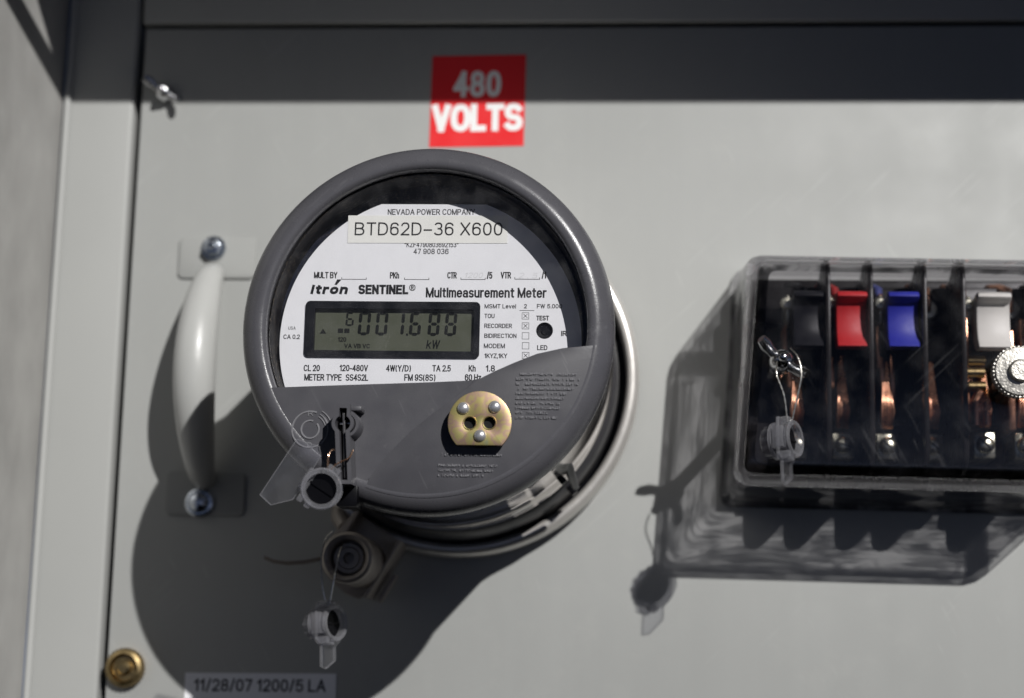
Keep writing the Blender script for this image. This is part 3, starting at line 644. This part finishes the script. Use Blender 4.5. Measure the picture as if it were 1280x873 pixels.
# window pane and the grey lower cover
EDGE = [(-78.6, -28.0), (-72.7, -27.5), (-40, -26.0), (-0.1, -24.3), (16, -23.4), (22.3, -22.4), (29.7, -18.6), (38.2, -14.7), (48.7, -10.4), (60.8, -7.6), (71.9, -6.1)]
def arc_mz(r, a0, a1, n=60): return circle(MX, MZ, r, n, a0, a1)
RC = 80.1
aR = math.degrees(math.atan2(-6.1-MZ, 71.9-MX)); aL = math.degrees(math.atan2(-28.0-MZ, -69.8-MX))
pane = [(x, z-2) for x, z in EDGE[1:]]
RP = 75.4
aR2 = math.degrees(math.asin((-8.1-MZ)/RP)); aL2 = 180-math.degrees(math.asin((-29.5-MZ)/RP))
pane = [(x, z-2) for x, z in EDGE if abs(x-MX) < 66] + arc_mz(RP, aR2, aL2, 80)
mb = MB(); mb.prism(pane, -110.2, -111.4); obj('window_pane', mb, 'window', meter, smooth=0)
SEAM = [(18.8, -24.6), (7.7, -33.9), (0.3, -39.4), (-9.8, -48.0), (-19.6, -58.3), (-27.7, -69.2), (-29.6, -72.0)]
aLc = math.degrees(math.atan2(-27.6-MZ, -math.sqrt(RC**2-(27.6+MZ)**2)))
left = [(-72.2, -27.5), (-40, -26.0), (-0.1, -24.3), (16, -23.4), (18.8, -23.1)]
aS = math.degrees(math.atan2(-71.2-MZ, -28.6-MX))
left_poly = [(MX-math.sqrt(RC**2-(27.7+MZ)**2), -27.7)] + left + SEAM + arc_mz(RC, aS, aLc, 50)[0:]
mb = MB(); mb.prism(left_poly[:-1], -108, -113.0); FWD = [obj('lower_cover', mb, 'cover', meter, smooth=35)]
zR = -6.0; xR = MX+math.sqrt(RC**2-(zR-MZ)**2); aRr = math.degrees(math.atan2(zR-MZ, xR-MX))
right_poly = [(18.9, -23.0)] + EDGE[5:-1] + [(xR, zR)] + arc_mz(RC, aRr, aS+360 if aS > 0 else aS, 70)[1:] + SEAM[::-1][1:]
mb = MB(); mb.prism(right_poly, -108, -113.16, bevel=.08); FWD.append(obj('lower_cover', mb, 'cover', meter, smooth=35))

# optical port: yellow zinc plate on a black stub
port = bpy.data.objects.new('optical_port', None); COL.objects.link(port); port.parent = meter; port.location = xf((23.5, -113, -44.5))*MM - meter.location
port['label'] = 'yellow zinc plated port disc with three steel pins and a flat bottom'
pz = [q for q in circle(23.4, -44.0, 14.7, 120) if q[1] > -54.6]
k = next(i for i in range(len(pz)) if math.hypot(pz[i][0]-pz[i-1][0], pz[i][1]-pz[i-1][1]) > 4)
pz = pz[k:]+pz[:k]
mb = MB(); mb.prism(pz, -117.8, -120.2, holes=[circle(18.9, -44.2, 2.75, 30), circle(27.9, -44.0, 2.75, 30)], bevel=.35); obj('port_plate', mb, 'zinc', port, smooth=35)
for hx, hz in ((18.9, -44.2), (27.9, -44.0)):
    mb = MB(); mb.lathe([(3.35, -120.22), (3.1, -120.7), (2.78, -120.5), (2.7, -118.5)], hx, hz, 36); obj('hole_rim', mb, 'zinc', port)
    mb = MB(); mb.lathe([(2.74, -117.2), (1.5, -117.0), (0, -116.8)], hx, hz, 24); obj('port_lens', mb, 'backing', port)
for hx, hz in ((15.7, -37.4), (30.2, -36.6), (23.7, -50.0)):
    mb = MB(); mb.lathe([(2.9, -120.2), (2.8, -120.9), (2.3, -121.6), (1.3, -122.1), (0, -122.3)], hx, hz, 30); obj('magnet_pin', mb, 'pin', port, smooth=60)
mb = MB(); mb.lathe([(11.5, -113), (11.5, -117.8), (0, -117.8)], 23.4, -43.4, 50); obj('port_stub', mb, 'black', port)

# demand reset post: keyhole outline standing off the cover
def keyhole(cx, zc, r, ht, ztop, hl, zbot, lean):
    def side(sg):
        a0 = math.degrees(math.asin(ht/r)); a1 = 180-math.degrees(math.asin(hl/r)); q = [(cx+sg*ht, ztop)]
        for i in range(9):
            a = R(a0+(a1-a0)*i/8); q.append((cx+sg*r*math.sin(a), zc+r*math.cos(a)))
        return q+[(cx+lean+sg*hl, zbot)]
    return side(1)+side(-1)[::-1]
keyo = keyhole(-38.7, -46.0, 5.1, 3.2, -37.2, 3.4, -73.8, 1.9); keyi = keyhole(-38.7, -46.0, 3.6, 1.75, -39.0, 1.45, -72.0, 1.8)
mb = MB(); mb.prism(keyo, -112, -128, holes=[keyi], bevel=0); rp = obj('reset_post', mb, 'cover', meter, smooth=35)
mb = MB(); mb.prism(keyi, -112.5, -117); obj('post_core', mb, 'rotor', rp, smooth=0)
mb = MB(); mb.prism([(-39.4, -41), (-38.3, -41), (-36.4, -71), (-37.5, -71)], -116, -125.5, bevel=.25); obj('plunger', mb, 'basegrey', rp)
for zb_ in (-45.0,):
    mb = MB(); mb.tube([(-41.3, -119, zb_), (-36.2, -119, zb_)], 1.2, 12); obj('plunger_pin', mb, 'steel', rp, smooth=50)
mb = MB(); mb.lathe([(6.6, -112), (6.6, -124.4), (6.0, -125.2), (4.8, -125.2)], -37.9, -46.0, 36, -75, 80); obj('post_collar', mb, 'cover', rp)
mb = MB(); mb.box(-36.0, -31.0, -124, -112, -39.6, -37.4, bevel=.5); obj('post_fin', mb, 'cover', rp)
mb = MB(); mb.box(-42.0, -32.6, -116.9, -100, -83.0, -73.4, bevel=.3); obj('dark_notch_block', mb, 'rotor', rp)  # black block painted in for the shaded cut-out below the post
# embossed dial with letters
ed = MB()
for r0, r1, h in ((8.7, 8.2, .45), (4.4, 3.9, .5)):
    ed.lathe([(r0+.3, -112.9), (r0, -113.0-h), (r1, -113.0-h), (r1-.3, -112.9)], -56.4, -47.2, 60, 70, 400)
for rr in (9.9, 8.2, 6.9): ed.lathe([(rr+.35, -112.9), (rr+.15, -113.5), (rr-.15, -113.5), (rr-.35, -112.9)], -56.0, -47.2, 20, 5, 60)
dial = obj('embossed_dial', ed, 'emboss', meter, smooth=40)
lettering('R', -57.6, -55.2, -40.8, 2.5, -113.35, 'emboss', dial, weight=.16)
lettering('D', -57.4, -55.2, -55.4, 2.3, -113.35, 'emboss', dial, weight=.16)
# rows of fine embossed lettering, too small to read
EMB = []
def embossed(x0, rows, y):
    mb = MB()
    for (zr, x1) in rows:
        x = x0
        while x < x1:
            wd = random.uniform(.5, 1.15)
            if random.random() < .16: x += .9; continue
            k = random.random()
            if k < .5: mb.box(x, x+wd*.25, y-.07, y+.05, zr, zr+1.15); mb.box(x+wd*.25, x+wd*.8, y-.07, y+.05, zr+random.choice((0, .45, .95)), zr+random.choice((.2, .65, 1.15)))
            else: mb.box(x, x+wd*.8, y-.07, y+.05, zr+random.choice((0, .9)), zr+1.15*random.uniform(.2, .9)); mb.box(x+wd*.3, x+wd*.5, y-.08, y+.05, zr, zr+1.15)
            x += wd
    o = obj('embossed_lettering', mb, 'emboss', meter, smooth=0); o['kind'] = 'stuff'; EMB.append(o); return o
embossed(39.4, [(-20.6-2.26*i, x) for i, x in enumerate((67.5, 68.5, 67.5, 67, 62.5, 61.5, 59.5, 59.5, 55, 58.5))], -113.75)
embossed(4.2, [(-63.6, 31), (-65.9, 30), (-68.2, 27.5)], -113.75)
embossed(5.6, [(-58.6, 33.0)], -113.75)
# these stand on the lower cover, whose face is flush with the crown of the bezel
for o_ in FWD+[port, rp, dial]+EMB: o_.location += Vector((.28, -3.38, -.45))*MM
# spring clip on the side of the body
setxf()
mb = MB(); mb.tube([(57.9, -86, -50.6), (58.9, -74, -52.2), (60.4, -58, -56.6), (61.6, -46, -59.2)], [2.0, 2.4, 2.2, 1.7], 16, flat=.7); clip = obj('side_clip', mb, 'basegrey', meter, smooth=60)
for (cx_, cz_, y_) in ((55.2, -57.0, -60), (59.4, -59.4, -34)):
    b = MB(); b.box(-2.4, 2.4, -3.4, 3.4, -1.6, 1.6, bevel=.3); b.xf(Matrix.Translation((cx_, y_, cz_)) @ Matrix.Rotation(R(46), 4, 'Y')); obj('side_slot', b, 'rotor', clip)
# ================================================================== clear padlock seals
def seal(name, label, center, ax_x, ax_y, ax_z, flagside=1, wires=(), wiremat='wire', below=False):
    """local axes: y along the barrel, z along the flag; flag beside the barrel"""
    center = xf(center); wires = [[xf(q) for q in w] for w in wires]; keep = XF; setxf()
    t = thing(name, label, 'seal', center, 'clear plastic seals')
    mt_ = Matrix.Identity(4)
    for i in range(3): mt_[i][0] = ax_x[i]; mt_[i][1] = ax_y[i]; mt_[i][2] = ax_z[i]; mt_[i][3] = center[i]
    mb = MB(); mb.lathe([(6.5, -5.2), (8.2, -5.4), (8.8, -4.6), (8.6, -3.4), (7.9, -3.0), (7.9, 3.2), (8.7, 3.6), (8.7, 5), (7.6, 5.2), (6.5, 5.0)], 0, 0, 48, closed=True)
    mb.xf(mt_); obj('barrel', mb, 'sealrim', t, smooth=40)
    mb = MB(); mb.lathe([(6.3, -2.0), (0, -2.0), (0, 4.2), (6.3, 4.2)], 0, 0, 36, closed=True); mb.box(-5.6, 5.6, -2.8, -1.8, -.5, .5); mb.xf(mt_); obj('rotor', mb, 'rotor', t)
    mb = MB(); mb.lathe([(0, 10), (5.8, 10), (6.6, 9.2), (6.6, 5.4), (0, 5.4)], 0, 0, 36)
    for i in range(10):
        a_ = 2*math.pi*i/10; mb.box(6.5*math.cos(a_)-.7, 6.5*math.cos(a_)+.7, 5.4, 9.4, 6.5*math.sin(a_)-.7, 6.5*math.sin(a_)+.7)
    mb.xf(mt_); obj('knob', mb, 'seal', t)
    s_ = flagside
    mb = MB(); fl = [(s_*7.6, 11), (s_*10.5, 14.2), (s_*20.4, 11.6), (s_*20.4, -16.5), (s_*14, -17.6), (s_*7.4, -10.5)]
    if below: fl = [(-7.5, 9.5), (7.5, 9.5), (8.6, 4), (8.6, -8), (5.2, -10.5), (5.2, -17), (-1.5, -21), (-5.2, -20), (-5.2, -10.5), (-8.6, -8), (-8.6, 4)]; s_ = -1
    mb.prism(fl if s_ > 0 else fl[::-1], -.8, .9, bevel=.35)
    mb.bm.normal_update()
    for f in mb.bm.faces:
        if f.calc_area() < 40 or abs(f.normal.y) < .9: f.material_index = 1
    mb.xf(mt_); obj('flag', mb, ['seal', 'sealrim'], t, smooth=30)
    mb = MB(); mb.box(min(s_*5, s_*8.8), max(s_*5, s_*8.8), -2.6, 2.6, -5, 5, bevel=.5); mb.box(-3, 3, -3, 3, 7.2, 10.6, bevel=.5); mb.box(-6.5, -3.8, -4.6, 2, -9.6, -6.2, bevel=.6); mb.box(-2.6, .2, -4.2, 2, -10.2, -7.4, bevel=.6); mb.xf(mt_); obj('bridge', mb, 'sealrim', t)
    for w in wires:
        mb = MB(); pts = [Vector(q) for q in w]; sm = []
        for i in range(len(pts)-1):
            p0 = pts[max(i-1, 0)]; p1 = pts[i]; p2 = pts[i+1]; p3 = pts[min(i+2, len(pts)-1)]
            for k_ in range(8):
                u = k_/8; sm.append(.5*((2*p1)+(p2-p0)*u+(2*p0-5*p1+4*p2-p3)*u*u+(3*p1-p0-3*p2+p3)*u**3))
        sm.append(pts[-1])
        ph = 0
        for off in (0, math.pi):
            tw = [q+Vector((math.cos(off+i*1.5), 0, math.sin(off+i*1.5)))*.22 for i, q in enumerate(sm)]
            mb.tube(tw, .26, 6)
        obj('seal_wire', mb, wiremat, t, smooth=60)
    setxf(*keep)
    return t
zz = Vector((.53, 0, .85)).normalized(); yy = Vector((.10, -1, -.12)).normalized(); xx = yy.cross(zz).normalized(); zz = xx.cross(yy)
# axis points at the viewer; the opening (local -y) must face the viewer, so turn the barrel round
yy2 = -yy; xx2 = yy2.cross(zz)
setxf(*HEAD)
seal('meter_seal', 'clear plastic seal with broad flag on the reset post of the meter', (-46.6, -132, -76.6), xx2, yy2, zz, flagside=-1 if xx2.x > 0 else 1,
     wires=[[(-42.5, -133, -68.0), (-40.5, -135, -66.2), (-37.5, -135, -64.4), (-34.2, -134.5, -62.6), (-33.2, -132, -59)], [(-44, -133, -68.5), (-43.8, -135, -63), (-42.8, -134, -59.5), (-41.8, -132, -59.0)]], wiremat='copperwire')
setxf(*LOCK)
def hang(cx, cy, cz, az, tilt):
    y = Vector((-math.cos(R(az)), math.sin(R(az)), -.08)).normalized()      # knob end points left and back
    z = Vector((math.sin(R(tilt)), 0, math.cos(R(tilt)))); x = y.cross(z).normalized(); z = x.cross(y).normalized()
    return (cx, cy, cz), x, y, z
SCX, SCZ = -49.4, -131.0
c_, x_, y_, z_ = hang(SCX, -78, SCZ, 30, 2)
seal('lock_seal', 'clear plastic seal hanging by twisted wire below the barrel lock', c_, x_, y_, z_, below=True,
     wires=[[(SCX-1.2, -78, SCZ+9.5), (SCX-3.4, -78, SCZ+19), (SCX-4.6, -76, SCZ+31), (SCX-3.4, -73.2, SCZ+40), (SCX-.5, -71, SCZ+44)], [(SCX+.6, -78, SCZ+9.5), (SCX+2.4, -78, SCZ+22), (SCX+3.8, -74, SCZ+34), (SCX+4.4, -68, SCZ+39)]])
setxf(*SWITCH)
c_, x_, y_, z_ = hang(163.0, -79, -43.0, 30, 10)
seal('switch_seal', 'clear plastic seal hanging from the wing nut of the test switch', c_, x_, y_, z_, below=True,
     wires=[[(164.0, -79, -34.2), (162.4, -80, -22), (159.0, -80, -12), (159.4, -78, -5.5)], [(166.0, -79, -34.2), (168.2, -80, -24), (170.4, -81, -12), (168.8, -80, -3.6), (165.6, -78, 1.0)]])

# ================================================================== the test switch under its clear cover
sw = thing('test_switch', 'black bakelite test switch with coloured handles under a clear plastic cover', 'test switch', (225, 0, -55))
mb = MB(); mb.prism(rrect(147, 305, -58, 53.5, 3), 0, -13, bevel=1.0); obj('base', mb, 'bakelite', sw)
mb = MB(); mb.box(150, 304, -22, -13, 27, 47, bevel=1); obj('upper_block', mb, 'bakelite', sw)
mb = MB(); mb.box(150, 304, -20, -13, -52, -24, bevel=1); obj('lower_block', mb, 'bakelite', sw)
def barrier(x):
    yz = [(-12, -53.5), (-36, -53.5), (-41, -52.6), (-45, -50.2), (-48, -46.6), (-49.6, -42), (-50, 46), (-48.4, 51.2), (-45, 54.2), (-40, 55.4), (-32, 54.6), (-22, 48), (-17, 50), (-12, 50)]
    mb = MB(); mb.prism(yz, x-1.25, x+1.25, axis='X', bevel=.45); return obj('barrier', mb, 'bakelite', sw)
for x in (187.6, 208.4, 234.6, 253.3, 291.5): barrier(x)
def handle(x0, x1, mat, lab):
    prof = [(-30, 34), (-43, 37.2), (-47, 37.6), (-49.2, 36.4), (-49.6, 34.6), (-48.4, 33.2), (-46.2, 32.4), (-45.2, 30.6), (-45.0, 25), (-45.4, 19), (-46.4, 14.5), (-48.2, 11.2), (-48.8, 9.6), (-47.4, 8.6), (-42, 9.2), (-38, 12), (-35, 18), (-34, 28)]
    mb = MB(); mb.prism(prof, x0, x1, axis='X', bevel=.5, seg=2); return obj('switch_handle', mb, mat, sw, smooth=50, label=lab)
for x0, x1, mt_, lab in ((171.0, 185.6, 'blackhandle', 'black switch handle'), (192.2, 207.0, 'redplastic', 'red switch handle'), (217.2, 232.2, 'blueplastic', 'blue switch handle'), (260.6, 276.8, 'whiteplastic', 'white switch handle')):
    handle(x0, x1, mt_, lab)
    mb = MB(); mb.box(x0-2.6, x0-1.2, -38, -20, 24, 38, bevel=.4); mb.lathe([(3.2, -38.6), (2.4, -40), (0, -40.2)], x0-2.4, 33.5, 18); obj('contact_clip', mb, 'terminal', sw)
    mb = MB(); mb.box(x0-3.2, x0-1.4, -32, -18, 2, 24, bevel=.3); mb.box(x0+4, x0+6, -30, -18, -16, 9, bevel=.3); mb.box(x0-1.4, x0+.6, -31, -18, -8, 8, bevel=.3)
    obj('copper_blade', mb, 'copper', sw)
for x in (174.0, 196.8, 218.6, 241.0, 264.4, 284.2):
    fw_ = -8 if x < 250 else -15
    mb = MB()
    for i in range(5): mb.tube([(x-2.4+1.2*i, fw_-22-random.random(), -28), (x-2.8+1.4*i, fw_-26-random.random(), -20), (x-2+i, fw_-24, -12), (x-1+.5*i, fw_-20, 6)], .9, 8)
    obj('copper_strands', mb, 'copper', sw, smooth=60)
    mb = MB(); mb.box(x-5.2, x+5.2, fw_-24, -19, -44, -31, bevel=.6); tb = obj('terminal', mb, 'terminal', sw)
    mb = MB(); mb.lathe([(4.4, fw_-24), (4.5, fw_-25.6), (3.8, fw_-26.8), (2.0, fw_-27.4), (0, fw_-27.5)], x, -37.4, 28); sc_ = obj('screw', mb, 'terminal', tb, smooth=50)
    mb = MB(); b_ = MB(); b_.box(-4.2, 4.2, fw_-27.7, fw_-26.4, -.45, .45); b_.xf(Matrix.Translation((x, 0, -37.4)) @ Matrix.Rotation(R(random.choice((40, -35, 55, 20))), 4, 'Y')); obj('screw_slot', b_, 'black', tb)
for x, z in ((260.5, -1.5), (261.0, -8.5), (261.0, 4.5)):
    mb = MB(); mb.tube([(x-4.2, -40, z), (x+4.2, -40, z)], 2.7, 18); obj('brass_stud', mb, 'brass', sw, smooth=50)
mb = MB(); mb.tube([(260, -40, -28), (260, -40, -16), (263, -40, -11)], 2.4, 14); mb.tube([(265.4, -40, -28), (265.4, -40, -16)], 2.2, 14); mb.box(255.6, 257.6, -40, -16, -26, 30, bevel=.4); mb.box(276, 279.5, -41, -16, -30, 20, bevel=.5); mb.box(283, 286.5, -40, -16, -28, 26, bevel=.5); obj('copper_blade', mb, 'copper', sw)
for x, mt_ in ((178, 'black'), (194, 'wire_red'), (216, 'wire_blue'), (240, 'copper'), (258, 'copper'), (281, 'copper')):
    mb = MB(); mb.tube([(x-6, -12, 49), (x-2, -20, 47), (x, -27, 43.5), (x+.5, -28, 38)], [2.4, 2.4, 2.3, 1.6], 14); obj('lead_wire', mb, mt_, sw, smooth=60)
    mb = MB(); mb.tube([(x+.4, -27.5, 41), (x+.8, -29, 37.5), (x+.9, -27, 33)], 1.7, 12); obj('wire_end', mb, 'copper', sw, smooth=60)
    if x > 230: mb = MB(); mb.lathe([(5.2, -22), (5.2, -26), (4.4, -27.2), (0, -27.6)], x+1, 34, 28); obj('screw', mb, 'terminal', sw, smooth=50)
# studs, wing nut, knurled nut
for x, z, y1 in ((162.5, -3.0, -66), (273.4, -7.4, -66)):
    mb = MB(); mb.lathe([(3.6, -13), (3.6, y1+2), (2.2, y1), (2.2, y1-6), (0, y1-6)], x, z, 20); obj('stud', mb, 'steel', sw)
wing_nut(162.5, -65.4, -3.2, 38, 1.12, sw)
mb = MB(); prof = [(11.4, -65.4), (12.0, -66), (12.0, -70.5), (11.2, -71.6), (5.6, -72), (5.2, -73.6), (4.6, -74), (0, -74)]; mb.lathe(prof, 273.4, -7.4, 48)
for i in range(40):
    a_ = 2*math.pi*i/40; cx_, cz_ = 273.4+11.9*math.cos(a_), -7.4+11.9*math.sin(a_); mb.box(cx_-.45, cx_+.45, -70.8, -65.8, cz_-.45, cz_+.45)
obj('knurled_nut', mb, 'nut', sw, smooth=35)

# clear cover: drawn shell with rounded rims and wall thickness
def cover_ring(tl, tr, br_, bl_, rad, y, n=6):
    cs = [Vector(tr), Vector(tl), Vector(bl_), Vector(br_)]; out = []
    for i in range(4):
        c0 = cs[i]; pn = (cs[i-1]-c0).normalized(); nx = (cs[(i+1) % 4]-c0).normalized()
        ctr = c0+(pn+nx)*rad; a = c0+pn*rad; b = c0+nx*rad
        for k in range(n+1):
            t = k/n; q = a.lerp(c0, t).lerp(c0.lerp(b, t), t); out.append((q.x, y, q.y))
    return out
def cset(g, y):     # g = inward offset of the wall; corners drawn from base (y=0) to front (y=-64)
    f = min(1, -y/54); L = lambda a, b: (a[0]+(b[0]-a[0])*f, a[1]+(b[1]-a[1])*f)
    tl, tr, br_, bl_ = L((145.5, 61.5), (148.6, 54.8)), L((312, 60.0), (309, 52.6)), L((312, -66.5), (309, -61.5)), L((137.8, -64.6), (141.0, -59.8))
    return (tl[0]+g, tl[1]-g), (tr[0]-g, tr[1]-g), (br_[0]-g, br_[1]+g), (bl_[0]+g, bl_[1]+g)
TH = 2.6
steps_out = [(-.8, -.6), (-.8, -3.0), (0, -4), (0, -30), (0, -46), (.5, -50.5), (1.8, -54), (4.2, -56.6), (7.2, -57.6), (9.5, -57.8)]
steps_in = [(9.5, -55.4), (7.0, -55.0), (4.8, -53.4), (3.2, -50), (TH, -45), (TH, -30), (TH, -.6)]
mb = MB(); rings = []
seq = steps_out+steps_in
for g, y in seq: rings.append([mb.bm.verts.new(q) for q in cover_ring(*cset(g, y), 7.0 if g <= TH else max(2.5, 7.0-(g-TH)*.4), y)])
n_ = len(rings[0])
for i in range(len(rings)):
    A, B = rings[i], rings[(i+1) % len(rings)]
    if i == len(steps_out)-1: continue
    y0, y1 = seq[i][1], seq[(i+1) % len(seq)][1]
    mb.mi = 1 if (min(y0, y1) < -46.5 and max(seq[i][0], seq[(i+1) % len(seq)][0]) < 4.9 and i != len(seq)-1) else 2
    base_mi = mb.mi
    for k in range(n_):
        zm = (A[k].co.z+A[(k+1) % n_].co.z)/2; xm = A[k].co.x
        mb.mi = 0 if base_mi == 2 and (zm > 47 or xm > 300) else base_mi      # the painted caustic streaks sit in the left and bottom walls
        mb.face([A[k], A[(k+1) % n_], B[(k+1) % n_], B[k]])
mb.mi = 0      # the flat front
mb.face(rings[len(steps_out)-1]); mb.face(rings[len(steps_out)])
obj('clear_cover', mb, ['shell', 'rail', 'wall'], sw, smooth=35, label='clear plastic box cover with rounded rims')
